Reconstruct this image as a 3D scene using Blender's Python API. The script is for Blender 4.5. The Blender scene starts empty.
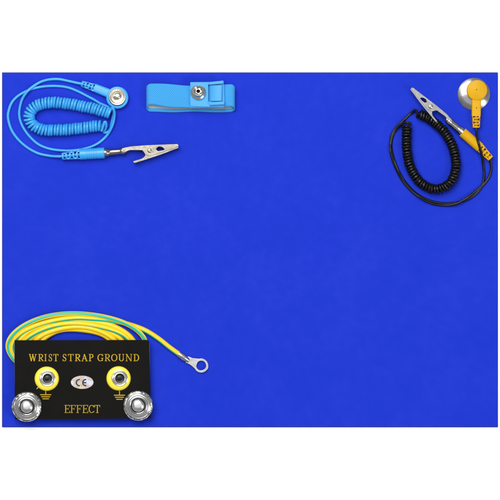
import bpy, math, random
from mathutils import Vector, Matrix
random.seed(7)
C = bpy.context.scene
COL = C.collection
K = 0.001                      # one photo pixel is about a millimetre
D = 3.0                        # camera height
ZM = 2.0                       # top of the mat, mm
pi = math.pi

def P(px, py, z=0.0):
    f = (D - z*K)/D
    return Vector(((px-250)*K*f, (250-py)*K*f, z*K))

# ------------------------------------------------------------------ materials
def node_mat(name):
    m = bpy.data.materials.new(name); m.use_nodes = True
    nt = m.node_tree
    return m, nt, nt.nodes['Principled BSDF']

def bump(nt, b, height, strength, dist):
    n = nt.nodes.new('ShaderNodeBump'); n.inputs['Strength'].default_value = strength
    n.inputs['Distance'].default_value = dist
    nt.links.new(height, n.inputs['Height']); nt.links.new(n.outputs['Normal'], b.inputs['Normal'])

def noise(nt, scale, detail=3, rough=.5):
    tc = nt.nodes.new('ShaderNodeTexCoord')
    n = nt.nodes.new('ShaderNodeTexNoise'); n.inputs['Scale'].default_value = scale
    n.inputs['Detail'].default_value = detail; n.inputs['Roughness'].default_value = rough
    nt.links.new(tc.outputs['Object'], n.inputs['Vector'])
    return n

def ramp(nt, fac, stops):
    r = nt.nodes.new('ShaderNodeValToRGB')
    el = r.color_ramp.elements
    while len(el) < len(stops): el.new(.5)
    for e, (p, c) in zip(el, stops):
        e.position = p; e.color = (*c, 1)
    nt.links.new(fac, r.inputs['Fac'])
    return r

def plastic(name, col, rough=.4, var=.08, spec=.5, bscale=900, bstr=.08):
    m, nt, b = node_mat(name)
    n = noise(nt, 60, 4)
    lo = tuple(c*(1-var) for c in col); hi = tuple(min(1, c*(1+var)) for c in col)
    r = ramp(nt, n.outputs['Fac'], [(.3, lo), (.7, hi)])
    nt.links.new(r.outputs['Color'], b.inputs['Base Color'])
    b.inputs['Roughness'].default_value = rough
    b.inputs['Specular IOR Level'].default_value = spec
    n2 = noise(nt, bscale, 3)
    bump(nt, b, n2.outputs['Fac'], bstr, .0004)
    return m

def metal(name, col, rough=.28, scratch=.25, bscale=500, bstr=.12, aniso=0):
    m, nt, b = node_mat(name)
    b.inputs['Metallic'].default_value = 1
    n = noise(nt, 220, 5, .65)
    lo = tuple(c*.87 for c in col)
    r = ramp(nt, n.outputs['Fac'], [(.3, lo), (.65, col)])
    nt.links.new(r.outputs['Color'], b.inputs['Base Color'])
    mr = nt.nodes.new('ShaderNodeMapRange')
    mr.inputs['To Min'].default_value = max(.04, rough-scratch*.5); mr.inputs['To Max'].default_value = rough+scratch*.5
    nt.links.new(n.outputs['Fac'], mr.inputs['Value']); nt.links.new(mr.outputs['Result'], b.inputs['Roughness'])
    n2 = noise(nt, bscale, 3)
    bump(nt, b, n2.outputs['Fac'], bstr, .0005)
    if aniso:
        b.inputs['Anisotropic'].default_value = aniso
        t = nt.nodes.new('ShaderNodeTangent'); t.direction_type = 'RADIAL'; t.axis = 'Z'
        b.inputs['Anisotropic Rotation'].default_value = .25
        nt.links.new(t.outputs['Tangent'], b.inputs['Tangent'])
    return m

M = {}
M['blue'] = plastic('blue_plastic', (.038, .345, .78), .34, .05, .5)
M['light_blue'] = plastic('light_blue_plastic', (.05, .355, .76), .42, .05, .35)
M['yellow'] = plastic('yellow_plastic', (.66, .36, .003), .45, .05, .22)
M['black_rubber'] = plastic('black_rubber', (.0045, .0045, .0045), .3, .2, .32)
M['black_face'] = plastic('black_anodised_face', (.005, .0048, .004), .45, .15, .06, 1500, .15)
M['fleck'] = plastic('pale_paint', (.42, .44, .28), .5, .1)
M['bore'] = metal('dark_bore_metal', (.035, .035, .037), .3, .1, 300, .02)
M['black_hole'] = plastic('dark_bore', (.003, .003, .003), .6, .1, .05)
M['dark_pin'] = plastic('brown_pinhole', (.06, .02, .003), .6, .1)
M['yellow_ring'] = plastic('bright_yellow_washer', (.88, .75, .055), .3, .04)
M['print'] = plastic('yellow_print', (.50, .335, .018), .55, .15, .15)
M['ce_print'] = plastic('black_print', (.012, .012, .012), .5, .1)
M['silver'] = metal('silver_metal', (.93, .93, .93), .18, .12, 300, .015)
M['recess_shade'] = metal('recess_shade_metal', (.22, .22, .22), .3, .1, 300, .02)  # darker metal: shade of stud grooves and dome foot painted into the colour
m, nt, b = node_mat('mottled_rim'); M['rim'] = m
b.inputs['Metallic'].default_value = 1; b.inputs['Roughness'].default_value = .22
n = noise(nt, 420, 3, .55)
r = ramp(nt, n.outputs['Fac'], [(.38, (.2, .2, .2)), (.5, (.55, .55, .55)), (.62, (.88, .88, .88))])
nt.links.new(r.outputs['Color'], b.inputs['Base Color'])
M['brushed'] = metal('turned_steel', (.50, .50, .51), .26, .12, 700, .05, .85)
M['warm'] = metal('nickel_metal', (.42, .385, .32), .2, .16, 260, .10)
M['gold_nickel'] = metal('warm_nickel_cup', (.80, .75, .65), .22, .14, 300, .02)
M['steel_clip'] = metal('grey_steel_clip', (.52, .52, .52), .2, .18, 260, .10)
M['tin'] = metal('tinned_lug', (.58, .58, .59), .28, .18, 300, .10)
M['edge'] = metal('aluminium_edge', (.32, .32, .32), .35, .2)

# mat rubber
m, nt, b = node_mat('blue_rubber_mat'); M['mat'] = m
n = noise(nt, 14, 6, .68)
nf = noise(nt, 110, 6, .7)
mx = nt.nodes.new('ShaderNodeMath'); mx.operation = 'MULTIPLY_ADD'; mx.inputs[1].default_value = .6
nt.links.new(nf.outputs['Fac'], mx.inputs[0]); nt.links.new(n.outputs['Fac'], mx.inputs[2])
r = ramp(nt, mx.outputs[0], [(.58, (.0075, .030, .51)), (.80, (.0095, .0325, .53)), (1.0, (.0125, .0365, .545))])
nt.links.new(r.outputs['Color'], b.inputs['Base Color'])
b.inputs['Roughness'].default_value = .6; b.inputs['Specular IOR Level'].default_value = .07
n2 = noise(nt, 1100, 3); bump(nt, b, n2.outputs['Fac'], .3, .0004)

M['backing'] = plastic('dark_backing', (.035, .04, .20), .7, .15, .1)

# white surface
m, nt, b = node_mat('white_paper_surface'); M['white'] = m
n = noise(nt, 40, 3)
r = ramp(nt, n.outputs['Fac'], [(.3, (.95, .95, .95)), (.7, (.96, .96, .96))])
nt.links.new(r.outputs['Color'], b.inputs['Base Color']); b.inputs['Roughness'].default_value = .8
b.inputs['Specular IOR Level'].default_value = .2

# striped earth wire: green stripe along a yellow sheath (u runs round the wire)
m, nt, b = node_mat('green_yellow_wire'); M['wire'] = m
uv = nt.nodes.new('ShaderNodeUVMap'); uv.uv_map = 'UVMap'
sx = nt.nodes.new('ShaderNodeSeparateXYZ'); nt.links.new(uv.outputs['UV'], sx.inputs[0])
fr = nt.nodes.new('ShaderNodeMath'); fr.operation = 'FRACT'; nt.links.new(sx.outputs['X'], fr.inputs[0])
r = ramp(nt, fr.outputs[0], [(0, (.90, .61, .010)), (.405, (.90, .61, .010)), (.418, (.015, .47, .30)), (.582, (.015, .47, .30)), (.595, (.90, .61, .010)), (1, (.90, .61, .010))])
nt.links.new(r.outputs['Color'], b.inputs['Base Color']); b.inputs['Roughness'].default_value = .33
n2 = noise(nt, 500, 3); bump(nt, b, n2.outputs['Fac'], .1, .0004)

# knitted strap
def knit(name, c0, c1):
    m, nt, b = node_mat(name)
    uv = nt.nodes.new('ShaderNodeUVMap'); uv.uv_map = 'UVMap'
    sx = nt.nodes.new('ShaderNodeSeparateXYZ'); nt.links.new(uv.outputs['UV'], sx.inputs[0])
    def mm(op, a, bb):
        q = nt.nodes.new('ShaderNodeMath'); q.operation = op
        for i, v in enumerate((a, bb)):
            if v is None: continue
            if isinstance(v, (int, float)): q.inputs[i].default_value = v
            else: nt.links.new(v, q.inputs[i])
        return q.outputs[0]
    u, v = sx.outputs['X'], sx.outputs['Y']
    s = mm('MULTIPLY', u, 2*pi/2.1)
    t = mm('MULTIPLY', v, 2*pi/2.3)
    h = mm('ADD', mm('MULTIPLY', mm('MULTIPLY', mm('SINE', s, None), mm('SINE', t, None)), .5), .5)
    nz = noise(nt, 900, 3)
    h2 = mm('ADD', mm('MULTIPLY', h, .8), mm('MULTIPLY', nz.outputs['Fac'], .25))
    r = ramp(nt, h2, [(.15, c0), (.75, c1)])
    nt.links.new(r.outputs['Color'], b.inputs['Base Color'])
    b.inputs['Roughness'].default_value = .75; b.inputs['Specular IOR Level'].default_value = .25
    bump(nt, b, h2, .6, .0006)
    return m
M['knit'] = knit('blue_knit', (.028, .26, .62), (.055, .37, .76))
M['liner'] = knit('grey_liner', (.33, .36, .38), (.60, .62, .62))

# holographic sticker
m, nt, b = node_mat('hologram_foil'); M['holo'] = m
n = noise(nt, 95, 1)
r = ramp(nt, n.outputs['Fac'], [(.30, (.50, .34, .25)), (.42, (.56, .56, .45)), (.5, (.53, .37, .32)), (.58, (.55, .62, .78)), (.7, (.60, .63, .56))])
nt.links.new(r.outputs['Color'], b.inputs['Base Color']); b.inputs['Roughness'].default_value = .35; b.inputs['Metallic'].default_value = .25

# ------------------------------------------------------------------ mesh helpers
class MB:
    def __init__(s): s.v = []; s.f = []; s.mi = []; s.uv = {}
    def add(s, vs, fs, mi=0, uvs=None):
        o = len(s.v); s.v += [Vector(v) for v in vs]
        for i, f in enumerate(fs):
            if uvs: s.uv[len(s.f)] = uvs[i]
            s.f.append([k+o for k in f]); s.mi.append(mi)
        return s
    def build(s, name, mat, parent=None, angle=35, bevel=None):
        org = Vector((0, 0, 0)); q = parent
        while q is not None:
            org = org + q.location; q = q.parent
        me = bpy.data.meshes.new(name)
        me.from_pydata([v-org for v in s.v], [], s.f)
        if s.uv:
            lay = me.uv_layers.new(name='UVMap')
            for p in me.polygons:
                if p.index in s.uv:
                    for li, c in zip(p.loop_indices, s.uv[p.index]): lay.data[li].uv = c
        for mm_ in (mat if isinstance(mat, list) else [mat]): me.materials.append(mm_)
        me.polygons.foreach_set('material_index', s.mi)
        me.polygons.foreach_set('use_smooth', [True]*len(me.polygons))
        me.update(); me.validate()
        me.set_sharp_from_angle(angle=math.radians(angle))
        o = bpy.data.objects.new(name, me); COL.objects.link(o); o.parent = parent
        if bevel:
            bv = o.modifiers.new('bevel', 'BEVEL'); bv.width = bevel*K; bv.segments = 3; bv.limit_method = 'ANGLE'
            bv.angle_limit = math.radians(40)
        return o

def thing(name, label, cat, loc, group=None):
    o = bpy.data.objects.new(name, None); COL.objects.link(o)
    o.location = loc; o.empty_display_size = .02
    o['label'] = label; o['category'] = cat
    if group: o['group'] = group
    return o

def spline(pts, step=1.0):
    """Catmull-Rom through pts, resampled at about `step` mm."""
    pts = [Vector(p) for p in pts]
    q = [2*pts[0]-pts[1]] + pts + [2*pts[-1]-pts[-2]]
    out = []
    for i in range(1, len(q)-2):
        a, b_, c, d = q[i-1:i+3]
        n = max(2, int((c-b_).length/(step*K)))
        for k in range(n):
            t = k/n
            out.append(.5*((2*b_)+(c-a)*t+(2*a-5*b_+4*c-d)*t*t+(3*b_-a-3*c+d)*t**3))
    out.append(pts[-1]); return out

def resample(pts, step):
    L = [0]
    for a, b_ in zip(pts, pts[1:]): L.append(L[-1]+(b_-a).length)
    n = max(2, int(L[-1]/step)); out = []; j = 0
    for k in range(n+1):
        s = L[-1]*k/n
        while j < len(L)-2 and L[j+1] < s: j += 1
        t = 0 if L[j+1] == L[j] else (s-L[j])/(L[j+1]-L[j])
        out.append(pts[j].lerp(pts[j+1], min(1, max(0, t))))
    return out, L[-1]

def tube(mb, pts, r, sides=12, twist=None, upframe=False, mi=0, caps=True):
    """round tube through pts; r in mm, one value or a list."""
    n = len(pts); vs = []; fs = []; uvs = []
    T = [(pts[min(n-1, i+1)]-pts[max(0, i-1)]).normalized() for i in range(n)]
    up = Vector((0, 0, 1))
    N = up - T[0]*up.dot(T[0])
    if N.length < .1: N = Vector((1, 0, 0)) - T[0]*T[0].x
    N.normalize()
    for i in range(n):
        if upframe: N = (up - T[i]*up.dot(T[i])).normalized()
        else:
            N = N - T[i]*N.dot(T[i]); N.normalize()
        B = T[i].cross(N)
        rr = (r[i] if isinstance(r, list) else r)*K
        for k in range(sides):
            a = 2*pi*k/sides
            vs.append(pts[i] + rr*(math.cos(a)*N + math.sin(a)*B))
    for i in range(n-1):
        for k in range(sides):
            k2 = (k+1) % sides
            fs.append([i*sides+k, i*sides+k2, (i+1)*sides+k2, (i+1)*sides+k])
            t0 = twist[i] if twist else 0; t1 = twist[i+1] if twist else 0
            uvs.append([(k/sides+.5+t0, i), ((k+1)/sides+.5+t0, i), ((k+1)/sides+.5+t1, i+1), (k/sides+.5+t1, i+1)])
    if caps:
        fs.append(list(range(sides))[::-1]); uvs.append([(0, 0)]*sides)
        fs.append([(n-1)*sides+k for k in range(sides)]); uvs.append([(0, 0)]*sides)
    mb.add(vs, fs, mi, uvs); return mb

def frame(a, b_):
    """matrix whose local z runs a -> b, local y lies flat on the table"""
    z = (b_-a).normalized(); x = Vector((0, 0, 1)) - z*z.z
    x.normalize(); y = z.cross(x)
    return Matrix(((x.x, y.x, z.x, a.x), (x.y, y.y, z.y, a.y), (x.z, y.z, z.z, a.z), (0, 0, 0, 1)))

def lathe(mb, prof, mat4, segs=48, mi=0, fz=None, flat=1.0):
    """profile [(r,z)] in mm turned about local z; fz(r,z,theta)->dz; flat squashes local x."""
    vs = []; fs = []; idx = []
    for (r, z) in prof:
        if r <= 1e-6:
            idx.append([len(vs)]*segs); vs.append(mat4 @ Vector((0, 0, z*K)))
        else:
            row = []
            for k in range(segs):
                a = 2*pi*k/segs
                dz = fz(r, z, a) if fz else 0
                row.append(len(vs)); vs.append(mat4 @ Vector((r*flat*math.cos(a)*K, r*math.sin(a)*K, (z+dz)*K)))
            idx.append(row)
    for A, B in zip(idx, idx[1:]):
        for k in range(segs):
            k2 = (k+1) % segs
            f = [A[k], A[k2], B[k2], B[k]]
            g = []
            for q in f:
                if q not in g: g.append(q)
            if len(g) > 2: fs.append(g)
    mb.add(vs, fs, mi); return mb

def at(px, py, z, tilt_x=0, tilt_y=0):
    return Matrix.Translation(P(px, py, z)) @ Matrix.Rotation(math.radians(tilt_x), 4, 'X') @ Matrix.Rotation(math.radians(tilt_y), 4, 'Y')

def plate(mb, outlines, z0, z1, bevel=0, mi=0, xf=None):
    """extruded flat outline with holes; outlines in mm as lists of (x,y); xf maps local Vector -> world."""
    cu = bpy.data.curves.new('outline', 'CURVE'); cu.dimensions = '2D'; cu.fill_mode = 'BOTH'
    cu.extrude = (z1-z0)/2 - bevel; cu.bevel_depth = bevel; cu.bevel_resolution = 2; cu.offset = -bevel
    for ol in outlines:
        sp = cu.splines.new('POLY'); sp.points.add(len(ol)-1); sp.use_cyclic_u = True
        for p, (x, y) in zip(sp.points, ol): p.co = (x, y, 0, 1)
    ob = bpy.data.objects.new('outline', cu); COL.objects.link(ob)
    dg = bpy.context.evaluated_depsgraph_get(); dg.update()
    me = bpy.data.meshes.new_from_object(ob.evaluated_get(dg))
    zc = (z0+z1)/2
    vs = [Vector((v.co.x, v.co.y, v.co.z+zc)) for v in me.vertices]
    vs = [xf(v) for v in vs] if xf else [v*K for v in vs]
    mb.add(vs, [list(p.vertices) for p in me.polygons], mi)
    bpy.data.objects.remove(ob); bpy.data.curves.remove(cu); bpy.data.meshes.remove(me)
    return mb

def pxf(v): return P(v.x, -v.y, v.z)          # outlines given as (px, -py)
def rnd(poly, r, n=5):
    """round the corners of a polygon; r may be a list"""
    out = []
    for i, p in enumerate(poly):
        p = Vector(p); a = Vector(poly[i-1]); b_ = Vector(poly[(i+1) % len(poly)])
        rr = r[i] if isinstance(r, list) else r
        rr = min(rr, (a-p).length*.45, (b_-p).length*.45)
        s = p+(a-p).normalized()*rr; e = p+(b_-p).normalized()*rr
        if rr < .02: out.append(tuple(p)); continue
        for k in range(n+1):
            t = k/n; q = s*(1-t)**2 + p*2*t*(1-t) + e*t*t
            out.append((q.x, q.y))
    return out
def ell(cx, cy, rx, ry, n=40): return [(cx+rx*math.cos(2*pi*k/n), cy+ry*math.sin(2*pi*k/n)) for k in range(n)]

def helix(center, pitch, R, phase=0.0, hand=1, per=22):
    """points of a coil wound round a resampled centre line (all metres in, mm params)"""
    c, L = resample(center, pitch*K/per)
    n = len(c); out = []
    up = Vector((0, 0, 1))
    for i in range(n):
        T = (c[min(n-1, i+1)]-c[max(0, i-1)]).normalized()
        S = T.cross(up).normalized()
        U = S.cross(T)
        th = phase + hand*2*pi*i/per
        turn = i/per
        w = 1 + .045*math.sin(turn*2.1)+.025*math.sin(turn*5.3+1)
        out.append(c[i] + R*K*w*(math.cos(th)*U + math.sin(th)*S) + T*K*(.16*math.sin(turn*3.7)+.14*math.sin(turn*1.3+2)))
    return out

# ------------------------------------------------------------------ setting and mat
mb = MB(); mb.add([(-4, -4, 0), (4, -4, 0), (4, 4, 0), (-4, 4, 0)], [[0, 1, 2, 3]])
o = mb.build('table_surface', M['white']); o['kind'] = 'structure'

mat = thing('work_mat', 'large blue rubber mat lying flat under all the cords and the black box', 'mat', P(250, 250, 0))
mb = MB()
plate(mb, [rnd([(2.45, -426.8), (497.5, -426.8), (497.5, -72.8), (2.45, -72.8)], .9)], .8, ZM, .4, xf=lambda v: P(v.x, -v.y, v.z))
mat_o = mb.build('mat_sheet', M['mat'], mat)
mb = MB()
plate(mb, [rnd([(2.0, -427.25), (497.95, -427.25), (497.95, -72.35), (2.0, -72.35)], .7)], .05, .79, .12, xf=lambda v: P(v.x, -v.y, v.z))
mb.build('backing', M['backing'], mat)

# ------------------------------------------------------------------ shared part builders
def boot(mb, a, b_, r0, r1, nseg, flat=.9):
    """ribbed strain relief with staggered slots from a (cable side) to b"""
    F = frame(a, b_); L = (b_-a).length/K
    p = L/nseg
    for i in range(nseg):
        t = i/max(1, nseg-1); r = r0+(r1-r0)*t
        z0 = i*p; w = p*.58
        lathe(mb, [(0, z0), (r*.86, z0), (r, z0+.35), (r, z0+w-.35), (r*.86, z0+w), (0, z0+w)], F, 24, flat=flat)
        side = 1 if i % 2 else -1
        for sgn, ww in ((side, .46), (-side, .2)):
            y0, y1 = r*(1-ww)*sgn, r*.93*sgn
            h = r*.72
            vs = [F @ Vector((x*K, y*K, z*K)) for x in (-h, h) for y in (y0, y1) for z in (z0+w-.3, z0+p+.3)]
            fs = [[0, 1, 3, 2], [4, 6, 7, 5], [0, 4, 5, 1], [2, 3, 7, 6], [0, 2, 6, 4], [1, 5, 7, 3]]
            mb.add(vs, fs)
    lathe(mb, [(0, .2), (r0*.4, .2), (r1*.4, L-.2), (0, L-.2)], F, 12)

def sleeve(mb, a, b_, r, grooves=(), flat=.95):
    F = frame(a, b_); L = (b_-a).length/K
    prof = [(0, 0), (r*.9, 0), (r, .5)]
    for g in grooves:
        prof += [(r, g-.5), (r*.955, g-.25), (r*.955, g+.25), (r, g+.5)]
    prof += [(r, L-.5), (r*.9, L), (0, L)]
    lathe(mb, prof, F, 40, flat=flat)

def alligator(parent, metal_, o_px, tip_px, zc, mirror, sv, dv, su, tilt=0):
    """alligator clip lying on its side; local u along the clip, v across it, w up"""
    a = P(o_px[0], o_px[1], zc); t = P(tip_px[0], tip_px[1], zc+tilt)
    e = (t-a).normalized(); up = Vector((0, 0, 1))
    n = up.cross(e).normalized()
    if mirror: n = -n
    w = e.cross(n) if not mirror else n.cross(e)
    def xf(v): return a + K*(e*(v.x*su) + n*(v.y*sv+dv*(min(1, max(0, (v.x-14)/10)))) + w*v.z)
    # barrel and collar
    mb = MB()
    F = frame(a - e*K*5, t)
    lathe(mb, [(0, 0), (4.0, 0), (4.3, .4), (4.2, 3.6), (3.7, 4.4), (3.3, 5.2), (3.45, 8), (3.15, 14), (3.2, 16.5), (3.7, 17.2), (3.75, 19), (3.2, 20), (2.4, 22), (0, 22)], F, 32)
    clip = mb.build('alligator_clip', metal_, parent)
    # upper jaw with its arm, a channel of two cheeks and a spine
    A = rnd([(13, 2.6), (21.5, 3.7), (36.5, 3.5), (68.3, 1.9), (69.4, 1.2), (69.5, -.6), (50, -5.4), (42, -7.4), (36.5, -6.6), (34.6, -3.5), (33, -.9), (21, .3), (13, -1.8)],
            [.4, .5, 2, .4, .4, .4, 1, 2, 1.2, 1.5, 1.5, 1, .4])
    hole = rnd([(46.6, -.9), (49.5, 1.2), (53.2, .3), (55.6, -2.3), (53.0, -3.1), (48.5, -3.3)], .8)
    mb = MB()
    plate(mb, [A, hole], 2.7, 3.5, .18, xf=xf); plate(mb, [A, hole], -3.5, -2.7, .18, xf=xf)
    sp = [(13, 2.7), (21.5, 3.8), (36.5, 3.6), (68.5, 2.0), (68.3, 1.3), (36.5, 2.8), (21.5, 2.9), (13, 1.9)]
    plate(mb, [sp], -3.4, 3.42, .1, xf=xf)
    for k in range(5):
        u = 57.5+2.1*k; v = -.7+.28*k
        plate(mb, [ell(u, v, .5, .34, 10)], 3.4, 3.75, .1, xf=xf)
    mb.build('jaw', metal_, clip)
    # lower jaw with the finger lever
    B = rnd([(23, -11.1), (23.6, -12.5), (25.4, -12.7), (35.2, -10.5), (50.6, -7.0), (69.2, -1.7), (69.2, -.7), (50, -4.7), (40, -4.6), (36, -5), (34.8, -7.4), (32.3, -9.2)],
            [.5, .5, .6, 2, 2, .3, .3, 1, 1, 1, 1, 1])
    mb = MB()
    plate(mb, [B], 1.8, 2.6, .15, xf=xf); plate(mb, [B], -2.6, -1.8, .15, xf=xf)
    sp = [(23.4, -12.6), (25.4, -12.8), (35.2, -10.7), (50.6, -7.2), (69.2, -1.9), (69.2, -1.4), (50.6, -6.2), (35.2, -9.7), (25.4, -11.8), (23.2, -11.6)]
    plate(mb, [sp], -3.1, 3.1, .12, xf=xf)
    mb.build('jaw', metal_, clip)
    mb = MB()
    R0 = xf(Vector((40.3, -2.1, -3.9))); R1 = xf(Vector((40.3, -2.1, 4.3)))
    FZ = Matrix.Translation(R0)
    lathe(mb, [(0, 0), (2.1, 0), (2.1, .5), (1.6, .6), (1.6, 7.6), (2.1, 7.6), (2.2, 7.9), (1.7, 8.3), (1.05, 8.35), (.8, 7.6), (0, 7.6)], FZ, 24)
    mb.build('rivet', metal_, clip)
    return clip

def cable(parent, pre, coil_pts, post, wire_r, mat_):
    """lead - coil - lead as one continuous line, split into three parts"""
    lead1 = spline([*pre, coil_pts[0], coil_pts[2]], 1.0)[:-2]
    lead2 = spline([coil_pts[-3], coil_pts[-1], *post], 1.0)[2:]
    tube(MB(), coil_pts, wire_r, 10).build('coil', mat_, parent)
    tube(MB(), resample(lead1+[coil_pts[0]], K)[0], wire_r, 12).build('lead_wire', mat_, parent)
    tube(MB(), resample([coil_pts[-1]]+lead2, K)[0], wire_r, 12).build('lead_wire', mat_, parent)

# ------------------------------------------------------------------ blue coiled cord
bc = thing('grounding_cord', 'light blue coiled cord with a round snap head and an alligator clip', 'cord', P(75, 118, ZM))
g = ZM+1.35
cz = ZM+6.0
cen = spline([P(110.6, 113.3, cz+1), P(106.5, 112.1, cz+1), P(102, 110.8, cz+1), P(95, 108.9, cz+.8), P(85, 106.8, cz+.3), P(72, 104.3, cz), P(60, 102.8, cz), P(49, 102.6, cz), P(40, 104.4, cz), P(33.5, 108, cz), P(29.7, 113, cz), P(29.3, 118.5, cz),
              P(32, 124, cz), P(37, 127.8, cz), P(45, 130, cz), P(57, 130, cz), P(70, 129.3, cz), P(84, 127.6, cz), P(96, 126.0, cz), P(101.5, 125.6, cz)], .5)
hx = helix(cen, 2.95, 4.55, phase=2.2, hand=-1)
L1 = [P(82, 84, ZM+4), P(77, 83, ZM+3.2), P(68, 81, g+.6), P(60, 79.4, g+.3), P(54, 79.2, g), P(47, 80, g), P(40, 82.3, g+.2), P(33, 86.6, g+1.5), P(27, 91.8, g+2.6), P(22.3, 99, g+.8), P(20, 107, g), P(19.3, 115, g), P(21.5, 124, g),
      P(27.5, 134, g), P(36.5, 143, g), P(46, 147.8, g), P(58, 150.2, g), P(72, 150.6, g+.2), P(86, 148.4, g), P(97, 144, g), P(106, 136.5, g), P(111.5, 127.5, g+2.2), P(114, 119, g+4), P(114.3, 112, g+7), P(112.5, 107.6, g+9.4)]
L2 = [P(104.8, 121.6, g+8.2), P(106.3, 125.2, g+6.2), P(105.2, 129.6, g+2.4), P(103.4, 132.2, g+.4), P(106.6, 132.4, g), P(110.3, 128.6, g), P(112.3, 119, g+1), P(113.3, 113.5, g+1), P(111.5, 109, g), P(106, 106, g-.3), P(100, 103.4, g-.2), P(94.5, 100, g), P(87, 96, g), P(78, 91.4, g), P(68, 87.6, g), P(57, 86.1, g), P(45, 86.4, g), P(34, 88.4, g), P(26.5, 91.2, g), P(18, 96, g), P(12, 102.3, g), P(8.9, 110, g), P(8.1, 118, g),
      P(11.3, 129.5, g), P(18, 139.3, g), P(27, 147.3, g), P(38, 153.3, g), P(50, 155.9, g+1.5), P(58, 156.4, ZM+4.6), P(63, 156.3, ZM+5)]
cable(bc, L1, hx, L2, 1.4, M['blue'])

# snap head with its neck
sh = MB()
F = at(117.5, 97.6, ZM+.2, 4)
lathe(sh, [(0, .2), (10.4, .2), (11.1, .9), (11.1, 5.6), (10.6, 6.4), (9.6, 6.8), (8.6, 6.7), (8.3, 6.1), (8.2, 2.0), (0, 2.0)], F, 64)
a_, b_ = P(94.2, 87.6, ZM+4.2), P(108.5, 93.3, ZM+4.4)
Fn = frame(a_, b_)
ww = (b_-a_).length/K
poly = rnd([(-3.0, -4.2), (2.3, -4.2), (2.3, 4.2), (-3.0, 4.2)], 2.5)
vs = [Fn @ Vector((x*K, y*(1+.08*q)*K, z*K)) for q, z in enumerate((0, ww)) for x, y in poly]
n_ = len(poly)
sh.add(vs, [list(range(n_))[::-1], [n_+k for k in range(n_)]] + [[k, (k+1) % n_, n_+(k+1) % n_, n_+k] for k in range(n_)])
head = sh.build('snap_head', M['blue'], bc)
mb = MB()
F2 = at(117.4, 96.7, ZM+3.0, 4)
lathe(mb, [(8.3, 0), (8.3, 4.0), (8.05, 4.35), (7.5, 4.3), (7.1, 3.6), (6.6, 1.6), (6.1, 1.0), (4.3, .8), (4.0, 1.6), (3.5, 1.95), (2.9, 1.7), (2.5, 1.2), (1.9, 1.3), (1.1, 1.6), (0, 1.7)], F2, 56)
mb.build('snap_socket', M['gold_nickel'], head)
mb = MB(); boot(mb, P(81.5, 83.6, ZM+4.1), P(94.6, 87.9, ZM+4.2), 3.1, 4.0, 4); mb.build('strain_relief', M['blue'], bc)

# plug sleeve and clip
mb = MB(); sleeve(mb, P(79.6, 154.3, ZM+5), P(104.6, 152.9, ZM+5), 5.5, (7.5, 9.8, 12.1, 14.4, 16.7)); sl = mb.build('plug_sleeve', M['blue'], bc)
mb = MB(); boot(mb, P(61.8, 156.3, ZM+5), P(79.8, 154.6, ZM+5), 3.6, 4.6, 5); mb.build('strain_relief', M['blue'], sl)
alligator(bc, M['warm'], (109.3, 152.4), (178.3, 146.0), ZM+5, False, 1.0, 0, 1.0)

# ------------------------------------------------------------------ blue wrist strap
ws = thing('wrist_strap', 'light blue knitted elastic wrist band with a plastic buckle and metal stud', 'wrist strap', P(190, 98, ZM))
def band_loop(off, n_end=16, n_mid=30):
    """cross-section of the flattened loop: (x, z) in mm relative to (147..235, ZM)"""
    x0, x1 = 146.3+4.6, 235-4.6
    H = 4.6
    out = []
    for k in range(n_mid+1): out.append((x0+(x1-x0)*k/n_mid, 2*H, 0))
    for k in range(1, n_end): 
        a = pi/2-pi*k/n_end; out.append((x1+H*math.cos(a), H+H*math.sin(a), 1))
    for k in range(n_mid+1): out.append((x1-(x1-x0)*k/n_mid, 0, 0))
    for k in range(1, n_end):
        a = -pi/2-pi*k/n_end; out.append((x0+H*math.cos(a), H+H*math.sin(a), 1))
    m_ = len(out); res = []
    for i in range(m_):
        p0 = out[i-1]; p1 = out[(i+1) % m_]
        tx, tz = p1[0]-p0[0], p1[1]-p0[1]; l = math.hypot(tx, tz)
        res.append((out[i][0]+off*tz/l, out[i][1]-off*tx/l))
    return res
outer = band_loop(0); inner = band_loop(.9)
def ytop(x): return 83.6 + 2.2*max(0, min(1, (x-155)/40)) - 1.8*max(0, min(1, (x-210)/18))
mb = MB(); NT = 22; m_ = len(outer)
arc = [0]
for i in range(m_): 
    q0, q1 = outer[i], outer[(i+1) % m_]; arc.append(arc[-1]+math.hypot(q1[0]-q0[0], q1[1]-q0[1]))
def bpt(q, t):
    x, z = q
    low = 1-max(0, min(1, z/9.2))
    sag = .5*math.sin((x-150)/11)*low
    wdt = 22.0 - 1.2*low - 1.7*max(0, min(1, (166-x)/16))*(1-low)
    y = ytop(x)*(1-low) + 84.5*low + wdt*t + low*6.8 + .35*math.sin(x/7+t*2)
    return P(x, y, ZM+1.0+z*.95 + .25*math.sin(x/9+t*3)*(1-low) + sag*.2)
for li, (loop, mi) in enumerate(((outer, 0), (inner, 1))):
    vs = [bpt(q, t/NT) for q in loop for t in range(NT+1)]
    fs = []; uvs = []
    for i in range(m_):
        i2 = (i+1) % m_
        for t in range(NT):
            f = [i*(NT+1)+t, i2*(NT+1)+t, i2*(NT+1)+t+1, i*(NT+1)+t+1]
            u = [(arc[i], t*22/NT), (arc[i+1], t*22/NT), (arc[i+1], (t+1)*22/NT), (arc[i], (t+1)*22/NT)]
            if li == 0: f.reverse(); u.reverse()
            fs.append(f); uvs.append(u)
    mb.add(vs, fs, mi, uvs)
    if li == 1:
        for q in range(len(fs)):
            if q % NT >= 19: mb.mi[len(mb.f)-len(fs)+q] = 0
base = m_*(NT+1)
fs = []; uvs = []
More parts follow.
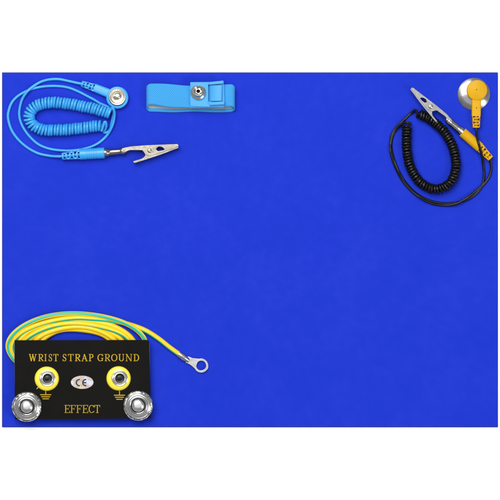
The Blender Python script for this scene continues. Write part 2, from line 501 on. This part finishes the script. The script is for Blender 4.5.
for i in range(m_):
    i2 = (i+1) % m_
    for t in (0, NT):
        f = [i*(NT+1)+t, i2*(NT+1)+t, base+i2*(NT+1)+t, base+i*(NT+1)+t]
        if t == NT: f.reverse()
        fs.append(f); uvs.append([(arc[i], 0), (arc[i+1], 0), (arc[i+1], 1), (arc[i], 1)])
off0 = len(mb.f)
for f, u in zip(fs, uvs):
    mb.uv[len(mb.f)] = u; mb.f.append(f); mb.mi.append(0)
mb.build('elastic_band', [M['knit'], M['liner']], ws, 60)

zb = ZM+11.0
mb = MB()
poly = rnd([(190.2, -106.3), (190.2, -82.2), (209, -82.0), (223.6, -80.6), (223.9, -84.0), (224.6, -101.5), (224.2, -106.9), (209, -106.9)], [.8, .8, .3, .6, .4, .4, .6, .3])
plate(mb, [poly, [(208.3, -101.6), (208.3, -84.6), (209.6, -84.6), (209.6, -101.6)]], zb-1.6, zb+1.8, .3, xf=pxf)
# hinge cheeks on the right of the plate
plate(mb, [rnd([(209.4, -84.9), (209.4, -82.3), (223.3, -80.7), (223.5, -83.5)], .5)], zb+1.7, zb+5.2, .35, xf=pxf)
plate(mb, [rnd([(209.2, -105.2), (209.2, -102.3), (224.2, -101.2), (224.4, -104.6)], .5)], zb+1.7, zb+5.2, .35, xf=pxf)
# low step along the front edge
plate(mb, [rnd([(190.0, -107.6), (190.0, -104.9), (224.0, -105.9), (223.8, -107.8)], .4)], zb-3.6, zb+.4, .3, xf=pxf)
bk = mb.build('buckle', M['light_blue'], ws)
mb = MB()
# flap: a wedge lid hinged between the cheeks
prof = [(210.0, 1.9), (210.3, 3.2), (212, 4.2), (220.8, 6.2), (222.0, 6.0), (222.6, 2.0)]
n_ = len(prof)
vs = [P(x - .3*q, 85.3+16.0*q - .02*(x-210), zb+z) for q in (0, 1) for x, z in prof]
mb.add(vs, [list(range(n_)), [n_+k for k in range(n_)][::-1]] + [[k, n_+k, n_+(k+1) % n_, (k+1) % n_] for k in range(n_)])
mb.build('buckle_flap', M['light_blue'], bk, 30, bevel=.5)
mb = MB()
F = at(198.3, 92.3, zb+1.8, -13)
lathe(mb, [(7.9, -2), (7.9, .4), (7.5, 1.1), (6.4, 1.6), (5.9, 2.0), (5.7, 4.6), (5.3, 5.4), (4.6, 5.7), (4.0, 5.3), (3.7, 4.2), (3.0, 3.8), (2.1, 3.8), (1.95, 1.6), (0, 1.6)], F, 56)
st = mb.build('snap_stud', M['gold_nickel'], ws)
mb = MB(); lathe(mb, [(0, 1.7), (1.93, 1.7), (1.93, 1.9), (0, 1.95)], F, 24)
for k in range(5):
    a = 2*pi*k/5+.5
    lathe(mb, [(0, 3.7), (.75, 3.7), (.7, 3.95), (0, 4.0)], F @ Matrix.Translation((3.0*K*math.cos(a), 3.0*K*math.sin(a), 0)), 12)
mb.build('stud_bore', M['black_hole'], st)

# ------------------------------------------------------------------ steel disc and black coiled cord
sd = thing('steel_disc', 'round shiny steel disc on the mat beneath the yellow snap head', 'disc', P(473.8, 94.2, ZM))
mb = MB()
lathe(mb, [(0, .02), (15.7, .02), (16.2, .5), (16.2, .9), (15.8, 1.3), (11.5, 2.9), (10.6, 3.1), (0, 3.1)], Matrix.Translation((0, 0, 0)), 80)
for i in range(len(mb.v)): mb.v[i] = mb.v[i] + sd.location
mb.build('disc_plate', M['brushed'], sd)

kc = thing('grounding_cord', 'black coiled cord with a yellow snap head and yellow sleeved alligator clip', 'cord', P(440, 155, ZM))
g = ZM+1.3; cz = ZM+5.4
cen = spline([P(407, 126.5, cz), P(406.6, 136, cz), P(406.8, 148, cz), P(408, 158, cz), P(410.5, 167, cz), P(414.5, 175, cz), P(420.5, 182.5, cz), P(428, 187.5, cz), P(436, 189.3, cz), P(444, 187.5, cz), P(450.5, 182.5, cz), P(454.5, 175, cz), P(456, 166, cz), P(455, 155, cz), P(451.5, 144, cz), P(446, 134, cz), P(438, 125.5, cz), P(429, 118.7, cz), P(418.5, 113.6, cz)], .5)
hx = helix(cen, 2.9, 4.0, phase=.6, hand=1)
S1 = [P(476.2, 126.5, ZM+4.5), P(476.3, 131, ZM+5), P(477.2, 138, ZM+9), P(478.8, 144, ZM+11.5), P(480.8, 151, ZM+9.5), P(482.6, 160, ZM+4), P(483.6, 168, g), P(484.0, 176, g), P(482.3, 185, g), P(477.3, 192.2, g), P(469, 198.6, g), P(458, 202.3, g), P(446, 203.6, g+.2), P(434, 202.0, g+.2), P(424, 198.2, g), P(414.5, 192, g), P(405.5, 182.5, g), P(399, 172, g+2), P(394.3, 160.5, g), P(391.6, 150, g), P(391.3, 142, g), P(393.5, 133.5, g), P(398, 127, g+1.5), P(403, 123.3, g+4), P(408, 122.6, g+6.5), P(411, 124.6, g+5.5)]
S2 = [P(415.6, 110.2, g+3), P(411, 113.2, g), P(405.8, 118, g), P(401.5, 122.5, g), P(396.5, 127.3, g), P(392.0, 134.5, g), P(390.3, 143, g), P(390.6, 151, g+2.2), P(392.6, 159.5, g+1), P(397, 170.5, g), P(402.5, 180.5, g), P(411.5, 190.8, g+1), P(422, 198.6, g+2.4), P(434, 204.0, g), P(446, 205.3, g), P(456, 203.8, g+1.8), P(466, 198.4, g+2.6), P(476, 191, g+1), P(484.5, 183.3, g), P(489.5, 176, g), P(491.3, 168.5, g), P(490.7, 162, ZM+3), P(489.6, 157.5, ZM+4.6)]
cable(kc, S1, hx, S2, 1.28, M['black_rubber'])
mb = MB()
F = at(476.6, 90.4, ZM+3.2, 2)
lathe(mb, [(0, .0), (9.7, .0), (10.2, .5), (10.2, 5.6), (9.9, 6.3), (9.2, 6.8), (0, 6.9)], F, 64)
a_, b_ = P(476.1, 116.2, ZM+5.6), P(476.4, 98, ZM+5.9)
Fn = frame(a_, b_); ww = (b_-a_).length/K
poly = rnd([(-3.2, -4.5), (2.9, -4.5), (2.9, 4.5), (-3.2, 4.5)], 1.9)
vs = [Fn @ Vector((x*K, y*(1+.04*q)*K, z*K)) for q, z in enumerate((0, ww)) for x, y in poly]
n_ = len(poly)
mb.add(vs, [list(range(n_))[::-1], [n_+k for k in range(n_)]] + [[k, (k+1) % n_, n_+(k+1) % n_, n_+k] for k in range(n_)])
head = mb.build('snap_head', M['yellow'], kc)
mb = MB()
lathe(mb, [(0, 0), (.62, 0), (.5, .12), (0, .14)], at(476.6, 89.6, ZM+10.05), 14)
lathe(mb, [(0, 0), (.55, 0), (.45, .1), (0, .12)], at(476.5, 107.8, ZM+8.72), 14)
mb.build('pinhole', M['dark_pin'], head)
mb = MB(); boot(mb, P(476.2, 127.7, ZM+4.6), P(476.1, 116.0, ZM+5.6), 3.7, 4.2, 4); mb.build('strain_relief', M['yellow'], kc)
mb = MB(); sleeve(mb, P(480.2, 147.8, ZM+5), P(462.2, 132.0, ZM+6.5), 4.9, (), 1.0); sl = mb.build('plug_sleeve', M['yellow'], kc)
mb = MB(); boot(mb, P(490.6, 158.6, ZM+4.5), P(480.0, 147.6, ZM+5), 3.3, 4.3, 4); mb.build('strain_relief', M['yellow'], sl)
alligator(kc, M['steel_clip'], (459.6, 129.8), (411.3, 89.8), ZM+7, True, .80, .9, .915, 1)

# ------------------------------------------------------------------ black ground terminal box
ZB = ZM+6.5; ZP = ZB+2.7; ZT = ZP+1.4
gb = thing('ground_terminal_box', 'black ground terminal box with yellow lettering and a coil of green yellow wire behind', 'terminal box', P(82, 380, ZM))
corner = [(14.9, -419.6), (151.2, -418.4), (149.2, -339.9), (14.5, -340.2)]
mb = MB(); plate(mb, [rnd(corner, [1, 1.2, 3, .6])], ZP, ZT, .25, xf=pxf)
fp = mb.build('face_plate', M['black_face'], gb)
mb = MB(); plate(mb, [rnd([(15.1, -418.3), (151.05, -417.4), (149.5, -340.7), (14.15, -340.9)], [1, 1, 3, .6])], ZP-.9, ZP-.05, .2, xf=pxf)
mb.build('plate_edge', M['edge'], gb)
mb = MB(); plate(mb, [rnd([(17, -416.5), (148.6, -415.5), (147, -343), (17, -343)], 2)], ZB, ZP-.95, .6, xf=pxf)
mb.build('housing', M['black_rubber'], gb)

# lettering -----------------------------------------------------------------
class Ink:
    """serif capitals cut as thin raised strokes; every stroke at its own hair of height"""
    def __init__(s, z): s.mb = MB(); s.z = z; s.k = 0
    def poly(s, pts):
        s.k += 1
        z1 = s.z + .05 + .006*(s.k % 9)
        n = len(pts)
        area = sum(pts[i][0]*pts[(i+1) % n][1]-pts[(i+1) % n][0]*pts[i][1] for i in range(n))
        if area < 0: pts = pts[::-1]
        vs = [P(x, -y, s.z-.05) for x, y in pts] + [P(x, -y, z1) for x, y in pts]
        s.mb.add(vs, [[n+k for k in range(n)]] + [[k, (k+1) % n, n+(k+1) % n, n+k] for k in range(n)])
    def stroke(s, pts, ws):
        n = len(pts); L = []; R = []
        for i in range(n):
            a = pts[max(0, i-1)]; c = pts[min(n-1, i+1)]
            tx, ty = c[0]-a[0], c[1]-a[1]; l = math.hypot(tx, ty) or 1
            w = ws[i] if isinstance(ws, list) else ws
            L.append((pts[i][0]-ty/l*w/2, pts[i][1]+tx/l*w/2)); R.append((pts[i][0]+ty/l*w/2, pts[i][1]-tx/l*w/2))
        # quads rather than one concave polygon
        s.k += 1; z1 = s.z+.05+.006*(s.k % 9)
        vs = [P(x, -y, z1) for x, y in L] + [P(x, -y, z1) for x, y in R]
        s.mb.add(vs, [[i, n+i, n+i+1, i+1] for i in range(n-1)])

def glyph(ink, ch, x, y, w, h, B=.82):
    """letter ch in the box x..x+w, y..y+h (y up)"""
    T = .155*h*B; t = .075*h*B; s = .13*h
    X = lambda u: x+w*u
    Y = lambda v: y+h*v
    def stem(u, th=None, v0=0, v1=1, serif=(1, 1), sl=None):
        th = th or T; sl = sl or s
        ink.stroke([(X(u), Y(v0)), (X(u), Y(v1))], th)
        if serif[0]: bar(X(u)-th/2-sl*.8, X(u)+th/2+sl*.8, Y(v0)+t/2)
        if serif[1]: bar(X(u)-th/2-sl*.8, X(u)+th/2+sl*.8, Y(v1)-t/2)
    def bar(xa, xb, yy, th=None): ink.stroke([(xa, yy), (xb, yy)], th or t)
    def tick(u, v0, v1): ink.stroke([(X(u), Y(v0)), (X(u), Y(v1))], t*1.15)
    def arc(cx, cy, rx, ry, a0, a1, n=22, wf=None):
        pts = []; ws = []
        for k in range(n+1):
            a = math.radians(a0+(a1-a0)*k/n)
            pts.append((cx+rx*math.cos(a), cy+ry*math.sin(a)))
            ws.append(t+(T*1.08-t)*abs(math.cos(a))**1.3)
        ink.stroke(pts, ws)
    su = T/w/2 + s*.8/w
    if ch == 'I': stem(.5)
    elif ch in 'EF':
        stem(su)
        bar(X(su), X(.93), Y(1)-t/2); tick(.95, .76, 1)
        bar(X(su), X(.66), Y(.52)); tick(.68, .40, .64)
        if ch == 'E': bar(X(su), X(.96), Y(0)+t/2); tick(.98, 0, .26)
    elif ch == 'T':
        stem(.5, serif=(1, 0)); bar(X(.02), X(.98), Y(1)-t/2); tick(.03, .74, 1); tick(.97, .74, 1)
    elif ch in 'PR':
        stem(su); r = .255*h
        bar(X(su), X(.5), Y(1)-t/2); bar(X(su), X(.5), Y(.47))
        arc(X(.5), Y(.735), w*.36, .235*h, -90, 90)
        if ch == 'R':
            ink.stroke([(X(.48), Y(.47)), (X(.92), Y(.04))], T); bar(X(.84), X(1.06), Y(0)+t/2)
    elif ch == 'D':
        stem(su); bar(X(su), X(.42), Y(1)-t/2); bar(X(su), X(.42), Y(0)+t/2)
        arc(X(.40), Y(.5), w*.53, .5*h-t/2, -90, 90)
    elif ch == 'O': arc(X(.5), Y(.5), w*.44, .5*h-t/2, 0, 360, 36)
    elif ch in 'CG':
        arc(X(.52), Y(.5), w*.44, .5*h-t/2, 42, 318, 30); tick(.93, .68, 1)
        if ch == 'G': stem(.88, T*.9, .05, .42, (0, 0)); bar(X(.64), X(1.06), Y(.42))
        else: tick(.95, .1, .22)
    elif ch == 'U':
        stem(.19, v0=.3, serif=(0, 1)); stem(.83, t*1.2, .3, 1, (0, 1))
        arc(X(.51), Y(.33), w*.32, .33*h-t/2, 180, 360)
    elif ch == 'N':
        stem(.16, t*1.2); stem(.86, t*1.2, serif=(0, 1)); ink.stroke([(X(.12), Y(1)), (X(.86), Y(0))], T)
    elif ch == 'A':
        ink.stroke([(X(.14), Y(.02)), (X(.5), Y(1))], t*1.3); ink.stroke([(X(.46), Y(1)), (X(.85), Y(.02))], T)
        bar(X(.26), X(.74), Y(.34)); bar(X(0), X(.30), Y(0)+t/2); bar(X(.66), X(1.02), Y(0)+t/2)
    elif ch == 'W':
        for i, (a, c, th) in enumerate(((.1, .31, T), (.31, .52, t*1.3), (.48, .70, T), (.70, .90, t*1.3))):
            v0, v1 = (1, 0) if i % 2 == 0 else (0, 1)
            ink.stroke([(X(a), Y(v0)), (X(c), Y(v1))], th)
        bar(X(-.02), X(.24), Y(1)-t/2); bar(X(.40), X(.62), Y(1)-t/2); bar(X(.80), X(1.02), Y(1)-t/2)
    elif ch == 'S':
        c = [(.88, .74), (.82, .90), (.55, .97), (.28, .93), (.15, .77), (.24, .61), (.50, .51), (.76, .40), (.86, .24), (.74, .08), (.47, .03), (.20, .09), (.11, .27)]
        p3 = spline([Vector((X(u), Y(v), 0))*K for u, v in c], .25)
        pts = [(q.x/K, q.y/K) for q in p3]; n = len(pts)
        ws = [t*1.1+(T*1.05-t)*math.exp(-((k/(n-1)-.5)/.17)**2) for k in range(n)]
        ink.stroke(pts, ws); tick(.89, .70, .98); tick(.10, .03, .30)

zi = ZT
ink = Ink(zi)
for ch, xa, xb in (('W', 28.7, 36.9), ('R', 38.0, 43.6), ('I', 44.1, 47.0), ('S', 48.3, 52.5), ('T', 53.1, 58.6),
                   ('S', 62.3, 66.8), ('T', 67.8, 73.8), ('R', 74.7, 80.6), ('A', 81.2, 87.9), ('P', 88.5, 94.0),
                   ('G', 97.2, 103.4), ('R', 104.4, 110.4), ('O', 111.0, 117.6), ('U', 118.2, 124.6), ('N', 125.3, 132.4), ('D', 133.2, 139.4)):
    glyph(ink, ch, xa+.3, -361.2, xb-xa-.65, 7.1, .84)
ink.mb.build('lettering', M['print'], fp)
ink = Ink(zi)
for ch, xa, xb in (('E', 64.4, 70.0), ('F', 70.4, 75.8), ('F', 76.3, 81.8), ('E', 82.4, 88.1), ('C', 88.6, 94.4), ('T', 94.6, 100.1)):
    glyph(ink, ch, xa+.1, -412.9, xb-xa-.2, 7.8, .68)
ink.mb.build('lettering', M['print'], fp)

# sockets with yellow washer, ground mark under each
def socket(cx, cy, mx, my):
    mb = MB()
    lathe(mb, [(5, -1), (11.9, -1), (12.2, .3), (11.9, 1.3), (11.0, 2.2), (9.6, 2.8), (7.6, 2.9), (7.0, 2.4), (6.6, .6), (0, .3)], at(cx, cy, ZT), 64)
    s = mb.build('socket', M['yellow_ring'], gb)
    mb = MB()
    lathe(mb, [(8.1, .5), (8.1, 3.3), (7.8, 3.8), (7.3, 4.0), (6.7, 3.8), (6.2, 3.0), (5.6, 2.7), (5.1, 3.0), (4.7, 2.6), (4.5, .5)], at(mx, my, ZT), 56)
    mb.build('metal_collar', M['silver'], s)
    mb = MB(); lathe(mb, [(4.6, 1.6), (4.2, 1.0), (3.2, .7), (2.0, .9), (0, 1.2)], at(mx-.2, my-.2, ZT), 40)
    mb.build('bore', M['bore'], s)
socket(46.8, 378.7, 47.6, 378.4)
socket(118.6, 378.4, 119.9, 378.2)
def ground_mark(x, y):
    ink = Ink(zi)
    ink.stroke([(x, -(y-4.6)), (x, -y)], .8)
    for k, hw in enumerate((5.5, 4.4, 3.2)):
        ink.stroke([(x-hw, -(y+.3+2.05*k)), (x+hw, -(y+.3+2.05*k))], .9)
    ink.mb.build('ground_symbol', M['print'], fp)
ground_mark(45.7, 394.4); ground_mark(119.5, 394.9)
# tiny white fleck of paint beside the left washer
ink = Ink(zi)
ink.stroke([(36.6, -389.0), (38.2, -387.4)], [.5, 1.0]); ink.mb.build('paint_fleck', M['fleck'], fp)

# oval sticker
mb = MB(); plate(mb, [ell(82.2, -382.3, 11.3, 6.6, 64)], ZT+.01, ZT+.16, .03, xf=pxf)
stk = mb.build('oval_sticker', M['holo'], gb)
ink = Ink(ZT+.18)
def arcpts(cx, cy, r, a0, a1, n=24): return [(cx+r*math.cos(math.radians(a0+(a1-a0)*k/n)), cy+r*math.sin(math.radians(a0+(a1-a0)*k/n))) for k in range(n+1)]
ink.stroke(arcpts(79.4, -382.6, 3.1, 82, 278), 1.45)
ink.stroke(arcpts(85.9, -382.6, 3.1, 82, 278), 1.45)
ink.stroke([(83.0, -382.6), (86.4, -382.6)], 1.3)
ink.mb.build('mark', M['ce_print'], stk)

# press studs on the lower corners
def press_stud(cx, cy, ph):
    mb = MB()
    def fz(r, z, a):
        if 12.8 < r < 14.8: return .22*math.sin(11*a+ph)*math.sin(4*a+ph*2)+.10*math.sin(23*a+ph)
        return 0
    A_ = at(cx, cy, ZT+1.05)
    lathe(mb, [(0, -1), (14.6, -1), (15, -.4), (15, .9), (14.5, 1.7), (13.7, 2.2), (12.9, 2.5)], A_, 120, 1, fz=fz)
    lathe(mb, [(12.9, 2.5), (12.6, 2.3), (12.3, 2.55), (11.7, 2.75), (11.1, 3.2), (10.3, 3.35)], A_, 96)
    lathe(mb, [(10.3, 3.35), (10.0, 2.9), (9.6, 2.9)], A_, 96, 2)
    lathe(mb, [(9.6, 2.9), (9.2, 3.3), (8.7, 3.35)], A_, 96)
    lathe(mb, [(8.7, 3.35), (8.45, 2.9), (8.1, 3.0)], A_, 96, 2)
    lathe(mb, [(8.1, 3.0), (7.85, 3.35), (7.5, 3.2)], A_, 96)
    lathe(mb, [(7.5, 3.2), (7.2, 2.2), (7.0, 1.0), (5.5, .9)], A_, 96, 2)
    s = mb.build('press_stud', [M['silver'], M['rim'], M['recess_shade']], gb, 50)
    mb = MB()
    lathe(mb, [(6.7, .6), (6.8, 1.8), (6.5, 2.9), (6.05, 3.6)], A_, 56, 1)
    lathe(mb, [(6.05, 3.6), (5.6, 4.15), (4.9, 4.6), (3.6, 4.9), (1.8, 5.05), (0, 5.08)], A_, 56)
    mb.build('dome', [M['silver'], M['recess_shade']], s, 50)
press_stud(27.0, 406.6, .4); press_stud(138.2, 405.4, 2.1)

# earth wire: a flat coil slid under the box, its tail ending in a ring lug
wire_pts = []; tw = []
loops = [(75.3, 349, 37.2, 19.9, ZM+2.8, .5), (75.6, 348.5, 43, 21, ZM+4.6, .42), (76, 348.3, 49, 22.5, ZM+3.0, .5), (76.5, 348, 54.5, 24.3, ZM+5.2, -.135),
         (77, 347.4, 59.5, 26.2, ZM+3.0, .45), (77, 347, 68.8, 33.4, ZM+5.0, -.03), (77, 347, 64.3, 28.6, ZM+4.6, -.14)]
ctrl = []
for li, (cx, cy, rx, ry, z, tv) in enumerate(loops):
    nxt = loops[min(li+1, len(loops)-1)]
    for k in range(24):
        a = -pi/2 + 2*pi*k/24             # start at the bottom (hidden under the box), run to the left, over the top, to the right
        ang = -pi/2 - 2*pi*k/24
        q = max(0, (k-17)/7) if li < len(loops)-1 else 0
        L_ = lambda u, v: u+(v-u)*q
        x = L_(cx, nxt[0])+L_(rx, nxt[2])*math.cos(ang); y = L_(cy, nxt[1])-L_(ry, nxt[3])*math.sin(ang)
        zz = L_(z, nxt[4])
        if y > 339: zz = min(zz, ZM+3.9)
        x += .7*math.sin(li*2.1+k*.9); y += .5*math.sin(li*3.7+k*1.1); tv += .035*math.sin(li*5+k*.8)
        if li == len(loops)-1 and 2*pi*k/24 > pi+.35: break
        ctrl.append((x, y, zz, L_(tv, nxt[5])))
ctrl += [(108, 320.6, ZM+3, -.06), (119, 322.0, ZM+2.8, -.1), (131, 325.0, ZM+2.8, -.14), (145, 330.3, ZM+2.8, -.16), (158, 338.3, ZM+2.8, -.17), (170, 347.7, ZM+2.8, -.17), (180.5, 355.2, ZM+2.8, -.17)]
path = spline([P(x, y, z) for x, y, z, _ in ctrl], 1.2)
# twist follows the control points
cs = [P(x, y, z) for x, y, z, _ in ctrl]; tws = []; j = 0
for i in range(len(cs)-1):
    n = max(2, int((cs[i+1]-cs[i]).length/(1.2*K)))
    for k in range(n): tws.append(ctrl[i][3]+(ctrl[i+1][3]-ctrl[i][3])*k/n)
tws.append(ctrl[-1][3])
mb = MB(); tube(mb, path, 2.5, 20, twist=tws, upframe=True)
gw = mb.build('earth_wire', M['wire'], gb)
# ring lug
mb = MB()
A = P(178.6, 353.9, ZM+2.8); Bp = P(190.2, 361.8, ZM+2.6)
F = frame(A, Bp)
lathe(mb, [(2.7, 0), (3.35, 0), (3.45, .4), (3.45, 6.4), (3.2, 8.2), (2.6, 10.2), (1.6, 12.6), (0, 12.9)], F, 32)
ax = (193.9-0, 0)
ringc = (201.2, 365.6)
d = Vector((ringc[0]-187.5, -(ringc[1]-360.0))).normalized(); nn = Vector((-d.y, d.x))
c0 = Vector((ringc[0], -ringc[1]))
out = []
base_ = Vector((186.5, -359.4))
for v in (nn*3.2, nn*3.3):
    pass
out += [tuple(base_+nn*3.3), tuple(base_-nn*3.3), tuple(base_+d*5.2-nn*3.6)]
a0 = math.atan2(d.y, d.x)
for k in range(41):
    a = a0 - math.radians(132) + math.radians(264)*k/40
    out.append((c0.x+7.2*math.cos(a), c0.y+7.2*math.sin(a)))
out += [tuple(base_+d*5.2+nn*3.6)]
plate(mb, [out, ell(c0.x, c0.y, 4.75, 4.75, 40)], ZM+1.3, ZM+2.5, .3, xf=pxf)
mb.build('ring_lug', M['tin'], gw)

# ------------------------------------------------------------------ camera, light
cam = bpy.data.cameras.new('camera'); co = bpy.data.objects.new('camera', cam); COL.objects.link(co)
co.location = (0, 0, D); cam.sensor_width = 36; cam.lens = 36*D/.5; cam.clip_end = 50; cam.clip_start = .1
C.camera = co

w = bpy.data.worlds.new('World'); C.world = w; w.use_nodes = True
bg = w.node_tree.nodes['Background']; bg.inputs[0].default_value = (1, 1, 1, 1); bg.inputs[1].default_value = .27

def area(name, loc, target, sx, sy, power, col=(1, 1, 1)):
    l = bpy.data.lights.new(name, 'AREA'); l.shape = 'RECTANGLE'; l.size = sx; l.size_y = sy; l.energy = power; l.color = col
    o = bpy.data.objects.new(name, l); COL.objects.link(o); o.location = loc
    o.rotation_euler = (Vector(target)-Vector(loc)).to_track_quat('-Z', 'Y').to_euler()
    return o
area('softbox_key', (-.5, 1.0, 2.15), (0, 0, 0), 1.5, 1.5, 57, (1, .99, .975))
area('softbox_fill', (1.35, -.7, 1.8), (0, 0, 0), .5, 1.1, 15)
area('softbox_top', (-.1, .3, 3.3), (-.1, .3, 0), 2.6, 2.2, 9)

C.view_settings.view_transform = 'Standard'; C.view_settings.look = 'None'
C.view_settings.exposure = 0; C.view_settings.gamma = 1
